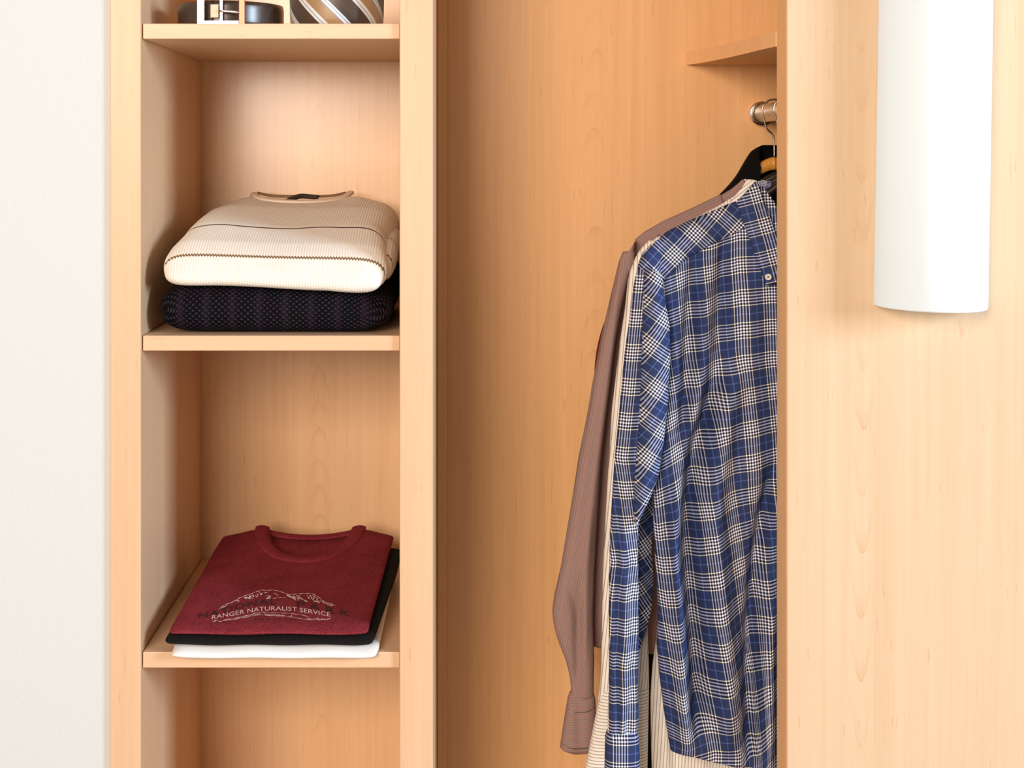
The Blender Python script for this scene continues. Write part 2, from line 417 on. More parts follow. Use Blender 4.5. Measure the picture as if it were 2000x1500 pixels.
def patch(name, A, B, Yc, surf, mat, parent, uvf, na=60, nb=24, off=.002, th=.0016, bulge=0.0, mirror=None):
    """cloth piece between two px polylines, laid on surf(px,py) (a depth), with real thickness"""
    V = []; UV = []; Fc = []
    for side in (0, 1):
        for i in range(na+1):
            t = i/na; ax, ay = poly(A, t); bx, by = poly(B, t)
            for j in range(nb+1):
                q = j/nb; px, py = ax+(bx-ax)*q, ay+(by-ay)*q
                b = bulge*max(0, 4*q*(1-q))**.6 if side == 0 else bulge*.0
                V.append((X_(px, Yc), surf(px, py)-off-b+(th if side else 0), Z_(py, Yc))); UV.append(uvf(px, py))
    m = nb+1; N = (na+1)*m
    for i in range(na):
        for j in range(nb):
            Fc.append((i*m+j, i*m+j+1, (i+1)*m+j+1, (i+1)*m+j)); Fc.append((N+i*m+j, N+(i+1)*m+j, N+(i+1)*m+j+1, N+i*m+j+1))
    for i in range(na):
        for j in (0, nb): Fc.append((i*m+j, (i+1)*m+j, N+(i+1)*m+j, N+i*m+j) if j == 0 else (i*m+j, N+i*m+j, N+(i+1)*m+j, (i+1)*m+j))
    for j in range(nb):
        for i in (0, na): Fc.append((i*m+j, N+i*m+j, N+i*m+j+1, i*m+j+1) if i == 0 else (i*m+j, i*m+j+1, N+i*m+j+1, N+i*m+j))
    if mirror is not None:
        V = [(2*mirror-v[0], v[1], v[2]) for v in V]; Fc = [tuple(reversed(f)) for f in Fc]
    return mesh(name, V, Fc, mat, parent, UV)
def fold_fn(lst, amp=1.0):
    L = [(np.array(p, float), a, w) for p, a, w in lst]
    def f(px, py):
        d = 0.0
        for P, a, w in L:
            y0, y1 = P[0, 1], P[-1, 1]
            if py < y0-40 or py > y1+40: continue
            x = np.interp(py, P[:, 1], P[:, 0]); g = abs((px-x)/w)
            if g > 3: continue
            win = 1.0
            if py < y0+40: win = min(win, max(0, (py-y0+40)/80))
            if py > y1-40: win = min(win, max(0, (y1+40-py)/80))
            d += a*amp*math.exp(-g*g)*win
        return d
    return f
def mir(rows, c, extra=()): return [(r[0], r[1], 2*c-r[1])+tuple(r[2:]) for r in rows]
GX = RX                                              # all garments hang centred under the rod
def cpx(Y): return CX+GX*F/(CAMD+Y)

def hanger(label, Y, ztop, mat, hookmat, group, th=.006, hgt=.016, span=.205, lines=True, pts=None):
    h = empty('clothes_hanger', (GX, Y, ztop), label, 'hanger', group)
    pts = pts or [(0, 0), (.02, -.004), (.045, -.020), (.075, -.042), (.12, -.064), (.17, -.086), (span, -.104)]
    for sgn in (-1, 1):
        V = []; Fc = []; n = 12; m = 0
        P = np.array(pts); tt = np.linspace(0, span, 40); zz = np.interp(tt, P[:, 0], P[:, 1])
        zz = np.convolve(np.concatenate([[zz[0]]*2, zz, [zz[-1]]*2]), np.ones(5)/5, 'valid')
        for x, z in zip(tt, zz):
            for k in range(n):
                a = 2*math.pi*k/n; V.append((GX+sgn*x, Y+th*math.cos(a), ztop+z-hgt*.5+hgt*.5*math.sin(a)))
        for i in range(39):
            for k in range(n): Fc.append((i*n+k, i*n+(k+1) % n, (i+1)*n+(k+1) % n, (i+1)*n+k))
        Fc.append(list(range(n))); Fc.append([39*n+k for k in range(n)])
        mesh('arm', V, Fc, mat, h)
        if lines: tube('edge_highlight', [(GX+sgn*x, Y-th*1.02, ztop+z-hgt*.35) for x, z in list(zip(tt, zz))[2:30:4]], .0007, M_WIRE, h, n=6, sub=2)  # thin grey line stands in for the highlight along the arm's edge
    R = RR+.0045; zr = RZ+.0
    hook = [(R*math.cos(a), R*math.sin(a)) for a in np.radians(np.linspace(-20, 205, 12))]
    hook += [(-.012, -.028), (-.004, -.036), (-.001, -.044), (0, -.055)]
    pts3 = [(GX+x, Y, zr+z) for x, z in hook]+[(GX, Y, ztop-.004)]
    tube('hook', pts3, .0016, hookmat, h, n=10, sub=4)
    return h

# --- black jacket, farthest back
YJ = .375
jc = cpx(YJ)
J = empty('black_jacket', (GX, YJ, Z_(300, YJ)), 'black jacket hanging at the back of the rod, only its collar and shoulder showing', 'jacket')
jl = Loft(mir([(283, 1492, .2), (286, 1480, .35), (294, 1470, .5), (305, 1463, .6), (322, 1453, .7), (345, 1440, .8), (365, 1423, .8), (388, 1400, .9), (420, 1350, 1), (455, 1290, 1), (500, 1258, 1), (700, 1240, 1), (1000, 1225, 1), (1300, 1222, 1), (1520, 1222, 1)], jc), YJ, .038, n=120, step=6, sm=3)
jl.build('body', M_JACKET, J, lambda px, py: (px*.01, py*.01), cut=lambda px, py, fr: fr and py < 520 and abs(px-jc) < 31)
hanger('honey coloured wooden hanger carrying the black jacket', YJ-.008, Z_(306, YJ-.008), M_HANGWOOD, M_WIRE, 'hangers on the rod', th=.007, hgt=.022, lines=False, span=.16, pts=[(0, 0), (.012, -.002), (.03, -.014), (.05, -.040), (.075, -.068), (.12, -.105), (.16, -.13)])

# --- rust shirt, a sliver
YR = .325
Rr = empty('rust_red_shirt', (GX, YR, Z_(400, YR)), 'rust red shirt mostly hidden behind the mauve brown shirt', 'shirt')
rc = cpx(YR)
uv0 = lambda px, py: (px/8, py/8)
rl = Loft(mir([(395, 1440, .2), (415, 1380, .5), (440, 1315, .8), (480, 1262, 1), (560, 1250, 1), (1200, 1240, 1)], rc), YR, .010, n=100, step=8)
rl.build('body', M_RUST, Rr, uv0, cut=lambda px, py, fr: py < 520 and abs(px-rc) < (520-py)*.5)
Loft([(470, 1255, 1290, .4), (520, 1222, 1260), (580, 1203, 1240), (625, 1182, 1225), (645, 1175, 1220), (670, 1168, 1220), (700, 1163, 1215), (725, 1161, 1208), (750, 1162, 1205), (800, 1162, 1195), (1000, 1150, 1185, .8), (1060, 1148, 1165, .6)], YR, .008, n=60).build('sleeve', M_RUST, Rr, uv0)

# --- mauve brown shirt
YBn = .262
bc = cpx(YBn)
Bn = empty('mauve_shirt', (GX, YBn, Z_(400, YBn)), 'mauve brown striped long-sleeved shirt hanging behind the cream one', 'shirt')
btop = [(1455, 352), (1440, 362), (1400, 387), (1350, 411), (1300, 433), (1262, 455), (1232, 480), (1213, 507)]
bl = Loft(mir([(356, 1452, .2), (362, 1440, .35), (387, 1400, .6), (411, 1350, .8), (433, 1300, .9), (455, 1262, 1), (480, 1238, 1), (510, 1222, 1), (560, 1208, 1), (640, 1196, 1), (900, 1164, 1), (1100, 1152, 1), (1200, 1150, 1), (1268, 1152, .8), (1278, 1300, .6), (1500, 1300, .6)], bc), YBn+.022, .012, n=160, sm=3)
bl.build('body', M_MAUVE, Bn, lambda px, py: ((px+py*.12)/4.5, py/4.5), cut=lambda px, py, fr: py < 540 and abs(px-bc) < (540-py)*.43)
bfold = fold_fn([([(1205, 540), (1190, 700), (1165, 900), (1140, 1100)], .004, 9), ([(1130, 1150), (1128, 1250), (1127, 1345)], -.008, 10),
                 ([(1110, 1130), (1128, 1215)], -.004, 8), ([(1150, 1020), (1142, 1150), (1140, 1270)], .004, 8)])
bs = Loft([(492, 1218, 1236, .35), (505, 1211, 1240, .6), (540, 1203, 1228), (600, 1189, 1215), (660, 1175, 1204), (700, 1168, 1198), (750, 1158, 1193), (800, 1150, 1186), (900, 1130, 1175), (960, 1121, 1171), (1110, 1096, 1162), (1170, 1082, 1160), (1195, 1079, 1159), (1220, 1081, 1159), (1250, 1089, 1160), (1290, 1105, 1161), (1330, 1115, 1160, .8), (1362, 1116, 1160, .65)], YBn-.012, .022, e=.8, folds=bfold, n=120, sm=5)
bs.build('sleeve', M_MAUVE, Bn, lambda px, py: ((px+py*.17)/4.5, py/4.5))
bs.build('sleeve', M_MAUVE, Bn, lambda px, py: ((px+py*.17)/4.5, py/4.5), mirror=GX)
bcf = Loft([(1354, 1113, 1160, .5), (1366, 1109, 1163, .9), (1410, 1102, 1165, 1), (1450, 1096, 1165, 1), (1463, 1094, 1164, .9), (1470, 1108, 1155, .6), (1474, 1118, 1140, .3)], YBn-.012, .020, e=.8, n=90, step=2, sm=3, folds=fold_fn([([(1128, 1360), (1132, 1460)], -.004, 10)]))
bcf.build('cuff', M_MAUVECUFF, Bn, lambda px, py: (px/4.5, (py+px*.12)/4.5))
bcf.build('cuff', M_MAUVECUFF, Bn, lambda px, py: (px/4.5, (py+px*.12)/4.5), mirror=GX)
sf = lambda px, py: bcf.front(px, py)-.0008
M_STITCH = plain('dark_brown_stitching', (.09, .055, .05), .8, .2, 300)
for yy in ((1382, 1386, 1378), (1450, 1456, 1450)):
    xa = 1106 if yy[0] < 1400 else 1097
    tube('stitching', [bcf.world(x, y, sf(x, y)) for x, y in ((xa+3, yy[0]), (xa+18, (yy[0]+yy[1])/2+2), (1130, yy[1]), (1148, (yy[1]+yy[2])/2+1), (1161, yy[2]))], .0005, M_STITCH, Bn, n=6, sub=4)
patch('collar', [(1406, 384), (1422, 371), (1438, 358), (1447, 350)], [(1418, 402), (1438, 398), (1458, 392), (1476, 386)], YBn, lambda px, py: YBn-.012, M_MAUVE, Bn, lambda px, py: ((px*.7+py*.7)/4.5, 0), 20, 8, .004, .003, .003)
patch('yoke', [(1213, 506), (1232, 479), (1262, 454), (1300, 432), (1350, 410), (1400, 386), (1412, 380)], [(1232, 540), (1250, 505), (1280, 480), (1310, 462), (1355, 438), (1405, 412), (1418, 404)], YBn, lambda px, py: min(bl.front(px, py), bs.front(px, py) if px < 1240 else 9), M_MAUVE, Bn, lambda px, py: ((px*.45+py*.9)/4.5, 0), 50, 10, .001, .002)
hanger('black plastic hanger inside the mauve brown shirt', YBn+.018, Z_(330, YBn), M_BLACKPL, M_WIRE, 'hangers on the rod')

# --- cream pinstripe shirt
YC = .195
cc = cpx(YC)
Cr = empty('cream_shirt', (GX, YC, Z_(400, YC)), 'cream shirt with thin dark stripes between the mauve and plaid shirts', 'shirt')
cuv = lambda px, py: ((px+py*.05)/6.0, py/6.0)
cl = Loft(mir([(358, 1468, .2), (372, 1452, .4), (402, 1405, .6), (432, 1345, .8), (462, 1285, .9), (485, 1258, 1), (520, 1258, 1), (600, 1275, 1), (900, 1285, 1), (1150, 1290, 1), (1235, 1284, 1), (1300, 1275, 1), (1360, 1271, 1), (1440, 1272, 1), (1560, 1275, 1)], cc), YC+.006, .016, n=200, sm=3, folds=fold_fn([([(1286, 1240), (1292, 1360), (1300, 1500)], .006, 9), ([(1310, 1240), (1318, 1500)], -.006, 9), ([(1360, 1400), (1370, 1540)], .005, 16)]))
cl.build('body', M_CREAMST, Cr, cuv, cut=lambda px, py, fr: py < 540 and abs(px-cc) < (540-py)*.46)
cs = Loft([(470, 1268, 1290, .3), (488, 1250, 1285, .6), (505, 1241, 1282), (540, 1228, 1280), (600, 1222, 1275), (660, 1213, 1272), (700, 1208, 1270), (750, 1202, 1268), (800, 1196, 1267), (900, 1190, 1266), (1000, 1184, 1262), (1130, 1178, 1262), (1250, 1176, 1266), (1310, 1175, 1268), (1345, 1172, 1268), (1372, 1168, 1267)], YC-.006, .016, n=110, folds=fold_fn([([(1228, 580), (1200, 880), (1184, 1130)], .003, 6)]))
cs.build('sleeve', M_CREAMST, Cr, lambda px, py: ((px+py*.092)/6.0, 0)); cs.build('sleeve', M_CREAMST, Cr, lambda px, py: ((px+py*.092)/6.0, 0), mirror=GX)
ccf = Loft([(1340, 1176, 1268, .8), (1352, 1173, 1268, 1.05), (1400, 1164, 1267, 1.05), (1450, 1154, 1266, 1.05), (1500, 1144, 1265, 1.05), (1540, 1138, 1264, 1.0), (1548, 1145, 1258, .5)], YC-.006, .018, n=90, step=3, sm=3)
ccf.build('cuff', M_CREAMCUFF, Cr, lambda px, py: (px/6.0, (py+px*.06)/6.2)); ccf.build('cuff', M_CREAMCUFF, Cr, lambda px, py: (px/6.0, (py+px*.06)/6.2), mirror=GX)
patch('collar', [(1414, 403), (1431, 384), (1446, 366), (1456, 350)], [(1446, 412), (1466, 394), (1480, 374), (1488, 358)], YC, lambda px, py: YC-.010, M_CREAMST, Cr, lambda px, py: ((px*.62+py*.78)/6.0, 0), 24, 10, .004, .003, .004)
patch('collar', [(1456, 350), (1474, 351), (1490, 356)], [(1474, 372), (1486, 368), (1498, 362)], YC, lambda px, py: YC+.012, M_CREAMST, Cr, lambda px, py: (px*.3/6.0, 0), 12, 6, .0, .003, .001)
hanger('black plastic hanger inside the cream striped shirt', YC+.006, Z_(326, YC), M_BLACKPL, M_WIRE, 'hangers on the rod')

# --- blue plaid shirt in front
YP = .115
pc = cpx(YP)
Pl = empty('plaid_shirt', (GX, YP, Z_(400, YP)), 'blue and white plaid button-down shirt hanging in front of the others', 'shirt')
uy = [500, 700, 840, 960, 1050, 1200, 1320, 1455]
ux = np.array([[1225, 1278, 1328, 1383, 1437, 1496], [1245, 1297, 1345, 1391, 1444, 1502], [1270, 1315, 1360, 1402, 1460, 1515], [1280, 1331, 1367, 1418, 1468, 1522],
               [1288, 1338, 1380, 1433, 1478, 1526], [1305, 1352, 1400, 1453, 1483, 1534], [1322, 1366, 1422, 1468, 1486, 1540], [1342, 1392, 1445, 1478, 1492, 1545]], float)
vt = {-2: ([590, 1230, 1427], [0, 10, 13]), -1: ([565, 881, 945, 1400], [0, 5, 6, 13]), 0: ([545, 801, 1051, 1187, 1455], [0, 4, 8, 10, 14]),
      1: ([532, 593, 841, 1099, 1430], [0, 1, 5, 9, 14]), 2: ([515, 766, 1022, 1207, 1467], [0, 4, 8, 11, 15]), 3: ([512, 635, 1440], [0, 2, 15])}
def lerp_ext(x, xs, ys):
    if x <= xs[0]: return ys[0]+(x-xs[0])*(ys[1]-ys[0])/(xs[1]-xs[0])
    if x >= xs[-1]: return ys[-1]+(x-xs[-1])*(ys[-1]-ys[-2])/(xs[-1]-xs[-2])
    return float(np.interp(x, xs, ys))
def puv(px, py):
    cols = [np.interp(py, uy, ux[:, k]) for k in range(6)]
    u = lerp_ext(px, cols, [-2, -1, 0, 1, 2, 3])
    uc = min(2.999, max(-2, u)); k = int(math.floor(uc)); f = uc-k
    v = (1-f)*lerp_ext(py, *vt[k])+f*lerp_ext(py, *vt[k+1])
    return (u, v)
pfold = fold_fn([
    ([(1395, 740), (1377, 814), (1361, 865), (1349, 937), (1340, 1003), (1342, 1090), (1349, 1170), (1357, 1280), (1360, 1400)], -.015, 15),
    ([(1425, 720), (1410, 820), (1392, 930), (1388, 1010), (1400, 1150), (1412, 1300), (1418, 1420)], .011, 24),
    ([(1318, 960), (1312, 1080), (1322, 1200), (1328, 1330), (1335, 1440)], .010, 16),
    ([(1500, 930), (1478, 1057), (1462, 1200), (1460, 1320), (1462, 1455)], -.013, 13),
    ([(1500, 1150), (1492, 1300), (1492, 1470)], .009, 14),
    ([(1412, 480), (1405, 560), (1400, 690)], -.007, 13),
    ([(1350, 520), (1345, 620), (1340, 760), (1330, 860)], -.008, 13), ([(1372, 560), (1368, 700), (1350, 800)], .006, 16),
    ([(1455, 560), (1460, 800), (1465, 950)], .005, 26)], 2.5)
def phem(px, py):
    w = max(0, min(1, (py-1330)/145)); return w*float(np.interp(px, [1305, 1350, 1400, 1440, 1520, 1600], [-6, 0, 11, 19, 28, 30]))
PROWS = [(364, 1470, .2), (394, 1440, .45), (412, 1400, .65), (433, 1350, .8), (452, 1312, .9), (470, 1285, 1), (490, 1272, 1), (520, 1270, 1), (560, 1278, 1), (640, 1292, 1), (720, 1296, 1), (850, 1284, 1), (960, 1276, 1), (1040, 1278, 1), (1120, 1283, 1), (1200, 1287, 1), (1260, 1284, 1), (1330, 1290, 1), (1400, 1299, 1), (1475, 1311, .9)]
pl = Loft(mir(PROWS, pc), YP, .030, e=.7, n=300, step=4, folds=pfold, hem=phem)
pcut = lambda px, py, fr: py < 545 and abs(px-pc) < (545-py)*.56-4
pl.build('body', M_PLAID, Pl, puv, cut=pcut)
def rot(ang, x0, y0, per):
    c, s_ = math.cos(math.radians(ang)), math.sin(math.radians(ang))
    return lambda px, py: (((px-x0)*c+(py-y0)*s_)/per, (-(px-x0)*s_+(py-y0)*c)/per)
def suv(px, py):     # straight grain down the sleeve
    u = (px-np.interp(py, [500, 560, 686, 766, 891, 1094, 1168, 1235, 1300, 1375, 1440], [1250, 1244, 1232, 1225, 1212, 1240, 1232, 1230, 1225, 1227, 1226]))/50
    return (u, (py-554+(px-1240)*.04)/66.5)
pss = Loft([(478, 1272, 1296, .3), (492, 1258, 1292, .6), (520, 1247, 1290), (560, 1238, 1288), (620, 1231, 1286), (660, 1225, 1285), (700, 1220, 1282), (750, 1215, 1278), (800, 1211, 1274), (900, 1201, 1266), (960, 1197, 1258), (1030, 1193, 1247), (1090, 1191, 1246), (1160, 1190, 1248), (1250, 1190, 1248), (1350, 1190, 1246), (1400, 1188, 1248), (1425, 1188, 1246, .9), (1440, 1187, 1244, .75)], YP-.012, .017, e=.7, n=120, step=4,
           folds=fold_fn([([(1226, 700), (1206, 900), (1204, 1050), (1204, 1250), (1206, 1420)], -.004, 6), ([(1232, 1040), (1236, 1250), (1228, 1430)], -.004, 7), ([(1218, 1050), (1220, 1300), (1216, 1430)], .004, 9), ([(1222, 1380), (1224, 1440)], -.006, 6)]))
pss.build('sleeve', M_PLAID, Pl, suv); pss.build('sleeve', M_PLAID, Pl, suv, mirror=GX)
# diagonal front fold of the upper sleeve
FA = [(1262, 520), (1259, 560), (1257, 640), (1255, 720), (1250, 830), (1243, 920), (1239, 980), (1240, 1026)]
FB = [(1296, 540), (1300, 580), (1311, 640), (1312, 700), (1307, 790), (1298, 875), (1288, 935), (1268, 985), (1243, 1029)]
fsurf = lambda px, py: YP-.030
fuv = rot(35, 1281, 758, 61)
patch('sleeve_fold', FA, FB, YP-.042, fsurf, M_PLAID, Pl, fuv, 110, 26, .0, .004, .020)
patch('sleeve_fold', FA, FB, YP-.042, fsurf, M_PLAID, Pl, fuv, 110, 26, .0, .004, .020, mirror=GX)
# shaded underside of the sleeve below the fold
patch('sleeve_underside', [(1262, 985), (1250, 1020), (1250, 1090), (1250, 1160), (1246, 1230), (1240, 1290)], [(1292, 930), (1288, 1000), (1280, 1080), (1284, 1150), (1280, 1205), (1252, 1290)], YP, lambda px, py: YP+.036-.008*math.sin((px-1240)*.09), M_PLAID, Pl, rot(-32, 1266, 1080, 60), 60, 14, .0, .002, .0)
pcf = Loft([(1430, 1186, 1246, .8), (1440, 1183, 1248, 1.05), (1480, 1182, 1250, 1.05), (1530, 1181, 1251, 1.05), (1560, 1181, 1251, 1.0), (1566, 1188, 1244, .5)], YP-.012, .019, e=.7, n=80, step=3, sm=3)
kuv = lambda px, py: ((px-1210)/58, (py-1498)/66)
pcf.build('cuff', M_PLAID, Pl, kuv); pcf.build('cuff', M_PLAID, Pl, kuv, mirror=GX)
# yoke over the shoulder, cut on the bias
ysurf = lambda px, py: min(pl.front(px, py), pss.front(px, py) if px < 1290 else 9)
patch('yoke', [(1247, 520), (1256, 495), (1283, 470), (1311, 451), (1350, 432), (1400, 411), (1440, 394)], [(1291, 557), (1310, 535), (1342, 504), (1386, 478), (1425, 460), (1455, 444), (1466, 440)], YP-.024, ysurf, M_PLAID, Pl, rot(43, 1358, 455, 60), 90, 24, .003, .002, .003)
# collar leaf with its buttoned point, and the stand behind the neck
CA = [(1478, 356), (1460, 376), (1443, 397), (1451, 428), (1462, 456), (1476, 498), (1490, 537), (1499, 560)]
CB = [(1484, 356), (1490, 374), (1496, 394), (1503, 415), (1512, 439), (1524, 475), (1530, 515), (1522, 548)]
csurf = lambda px, py: YP-.022-.012*min(1, max(0, (py-356)/120))
cuvf = rot(-15, 1500, 440, 62)
patch('collar', CA, CB, YP-.040, csurf, M_PLAID, Pl, cuvf, 60, 16, .004, .003, .004)
patch('collar', CA, CB, YP-.040, csurf, M_PLAID, Pl, cuvf, 60, 16, .004, .003, .004, mirror=GX)
patch('collar_stand', [(1480, 354), (1496, 352), (1508, 355)], [(1488, 372), (1500, 372), (1510, 368)], YP, lambda px, py: YP+.006, M_PLAID, Pl, rot(10, 1490, 360, 30), 14, 8, .0, .003, .0)
# collar button
bx, by = 1500.5, 541
yb = csurf(bx, by)-.004-.0075
def disc(name, px, py, Y, r, mat, parent, th=.0016):
    V = []; Fc = []; n = 28; x, z = X_(px, Y), Z_(py, Y)
    for rr, yy in ((r*.55, Y-th*.55), (r*.62, Y-th*1.0), (r*.9, Y-th), (r, Y-th*.6), (r, Y), (r*.1, Y)):
        for k in range(n): a = 2*math.pi*k/n; V.append((x+rr*math.cos(a), yy, z+rr*math.sin(a)))
    for i in range(5):
        for k in range(n): Fc.append((i*n+k, i*n+(k+1) % n, (i+1)*n+(k+1) % n, (i+1)*n+k))
    Fc.append(list(range(n))[::-1])
    return mesh(name, V, Fc, mat, parent)
btn = disc('button', bx, by, yb, .0046, M_BUTTON, Pl); tag(btn, 'small white collar button')
for s_ in (-1, 1):
    x, z = X_(bx, yb), Z_(by, yb)
    tube('thread', [(x-.0017, yb-.0014, z-.0017*s_), (x, yb-.0018, z), (x+.0017, yb-.0014, z+.0017*s_)], .00045, M_THREAD, btn, n=6, sub=2)
hanger('black plastic hanger inside the blue plaid shirt', YP+.004, Z_(322, YP), M_BLACKPL, M_WIRE, 'hangers on the rod')

# ------------------------------------------------------------------ folded clothes
class Pillow:
    def __init__(s, Y0, Y1, Xl, Xr, zb, zt, p=14, q=14, rc=.008):
        s.rc = rc; s.Xl0, s.Xr0 = Xl, Xr
        Xl = lambda t: s.Xl0(t)+s.inset(t)
        Xr = lambda t: s.Xr0(t)-s.inset(t)
        s.Y0, s.Y1, s.Xl, s.Xr, s.zb, s.zt, s.p, s.q = Y0, Y1, Xl, Xr, zb, zt, p, q
    def inset(s, t):
        d = min(t, 1-t)*(s.Y1-s.Y0)
        return 0.0 if d >= s.rc else s.rc-math.sqrt(max(0, s.rc**2-(s.rc-d)**2))
    def st(s, X, Y):
        t = min(1, max(0, (Y-s.Y0)/(s.Y1-s.Y0))); return min(1, max(0, (X-s.Xl(t))/(s.Xr(t)-s.Xl(t)))), t
    def z(s, S, t, side=0):
        e = math.sqrt(max(0, (1-abs(2*S-1)**s.p)*(1-abs(2*t-1)**s.q)))
        b, u = s.zb(S, t), s.zt(S, t); m = (b+u)/2
        return m+(u-m)*e if side == 0 else m-(m-b)*e
    def top(s, X, Y): return s.z(*s.st(X, Y))
    def build(s, name, mat, parent, ns=90, nt=90):
        sp = lambda n: [.5-.5*math.cos(math.pi*i/n) for i in range(n+1)]
        S, T = sp(ns), sp(nt); V = []; UV = []; Fc = []
        for side in (0, 1):
            arc = 0; prev = None
            for t in T:
                zc = s.z(.5, t, side); Yc = s.Y0+t*(s.Y1-s.Y0)
                if prev is not None: arc += math.hypot(Yc-prev[0], zc-prev[1])
                prev = (Yc, zc)
                for a in S:
                    x = s.Xl(t)+a*(s.Xr(t)-s.Xl(t)); V.append((x, Yc, s.z(a, t, side))); UV.append((x, arc if side == 0 else -arc))
        m = ns+1; N = m*(nt+1)
        for j in range(nt):
            for i in range(ns):
                Fc.append((j*m+i, j*m+i+1, (j+1)*m+i+1, (j+1)*m+i)); Fc.append((N+j*m+i, N+(j+1)*m+i, N+(j+1)*m+i+1, N+j*m+i+1))
        bm = bmesh.new(); bv = [bm.verts.new(v) for v in V]; ul = bm.loops.layers.uv.new('UVMap')
        for f in Fc:
            bf = bm.faces.new([bv[k] for k in f]); bf.smooth = True
            for lp, k in zip(bf.loops, f): lp[ul].uv = UV[k]
        bmesh.ops.remove_doubles(bm, verts=bm.verts[:], dist=1e-6)
        off = root_loc(parent)
        for v in bm.verts: v.co -= off
        me = bpy.data.meshes.new(name); bm.to_mesh(me); bm.free(); me.materials.append(mat)
        o = bpy.data.objects.new(name, me); COL.objects.link(o)
        if parent is not None: o.parent = parent
        return o
I = lambda xs, ys: (lambda v: float(np.interp(v, xs, ys)))
def wav(a, f, ph): return lambda v: a*math.sin(f*v+ph)

# --- tee shirts on the lowest shelf in view
z3 = SH[2]
def overlaps(Y0, Y1, yd): return lambda t: max(0, min(1, (yd-(Y0+t*(Y1-Y0)))/.016))
wz = lambda S, t: z3+.0008-.009*overlaps(-.013, .37, .010)(t)
wt = lambda S, t: z3+I([0, .06, 1], [.010, .0135, .030])(t)+.0012*math.sin(S*17+1)*max(0, 1-6*t)
bt = lambda S, t: z3+I([0, .06, 1], [.0215, .0245, .053])(t)+.0009*math.sin(S*13)*max(0, 1-6*t)
mt0 = lambda S, t: z3+I([0, .05, .5, 1], [.0325, .0365, .052, .0715])(t)+.0008*math.sin(S*11+2)*max(0, 1-5*t)
tw = empty('folded_white_tee', (-.25, .18, z3), 'white folded T-shirt at the bottom of the stack on the lower shelf', 'T-shirt')
Pillow(-.013, .37, I([0, 1], [-.3955, -.388]), I([0, .05, 1], [-.113, -.108, -.099]), wz, wt).build('folded_body', M_WHITETEE, tw)
tb = empty('folded_black_tee', (-.25, .18, z3+.02), 'black folded T-shirt between the white and maroon ones', 'T-shirt')
Pillow(-.009, .375, I([0, .03, 1], [-.402, -.4065, -.393]), I([0, .05, .7, 1], [-.118, -.114, -.094, -.0895]), lambda S, t: wt(S, t)+.0012, bt).build('folded_body', M_BLACKTEE, tb)
tm = empty('folded_maroon_tee', (-.25, .18, z3+.04), 'maroon folded T-shirt with white mountain print on top of its stack', 'T-shirt')
NX, NY, NA, NB = X_(606, .375), .392, .0685, .120
def neck(S, t, X, Y):
    r = math.hypot((X-NX)/NA, (Y-NY)/NB); return r
MXl, MXr = I([0, 1], [-.4015, -.388]), I([0, 1], [-.1235, -.1035])
def mt(S, t):
    X = MXl(t)+S*(MXr(t)-MXl(t)); Y = t*.388+.0005
    z = mt0(S, t); r = neck(S, t, X, Y)
    near = math.exp(-((abs(X-NX)-.085)/.03)**2)*max(0, (t-.62)/.38); z += .007*near-.006*max(0, (t-.8)/.2)*min(1, max(0, (abs(X-NX)-.10)/.05))
    k = min(1, max(0, (1.0-r)/.10)); k = k*k*(3-2*k); z -= .010*k
    return z
maro = Pillow(.0005, .3885, MXl, MXr, lambda S, t: bt(S, t)+.0018, mt, p=22, q=22)
maro.build('folded_body', M_MAROON, tm, 160, 160)
def strip_on(name, fn, nu, nv, mat, parent, th=.0015):
    V = []; Fc = []; m = nv+1
    for side in (0, 1):
        for i in range(nu+1):
            for j in range(nv+1):
                x, y, z = fn(i/nu, j/nv); V.append((x, y, z-(th if side else 0)))
    N = (nu+1)*m
    for i in range(nu):
        for j in range(nv): Fc.append((i*m+j, (i+1)*m+j, (i+1)*m+j+1, i*m+j+1)); Fc.append((N+i*m+j, N+i*m+j+1, N+(i+1)*m+j+1, N+(i+1)*m+j))
        Fc.append((i*m, N+i*m, N+(i+1)*m, (i+1)*m)); Fc.append((i*m+nv, (i+1)*m+nv, N+(i+1)*m+nv, N+i*m+nv))
    for j in range(nv):
        Fc.append((j, j+1, N+j+1, N+j)); Fc.append((nu*m+j, N+nu*m+j, N+nu*m+j+1, nu*m+j+1))
    return mesh(name, V, Fc, mat, parent)
def band(u, v):
    a = math.pi*(1+u); r = 1.0+.34*v
    X, Y = NX+NA*r*math.cos(a)*1.0, min(.385, NY+NB*(1+.20*v)*math.sin(a))
    S, t = maro.st(X, Y); near = mt0(S, t)+.007*math.exp(-((abs(X-NX)-.085)/.03)**2)*max(0, (t-.62)/.38)
    return X, Y, near+.0012+.0022*math.sin(math.pi*v)**.7
strip_on('neckband', band, 80, 8, M_MAROON, tm, .003)
def bband(u, v):
    X = NX+NA*1.0*(2*u-1); k = (2*u-1)**2
    Y = .383-.012*(1-v)-.010*(1-k); S, t = maro.st(X, Y)
    return X, Y, mt0(S, t)-.0035+.0045*k+.002*v
strip_on('neckband', bband, 40, 6, M_MAROON, tm, .003)
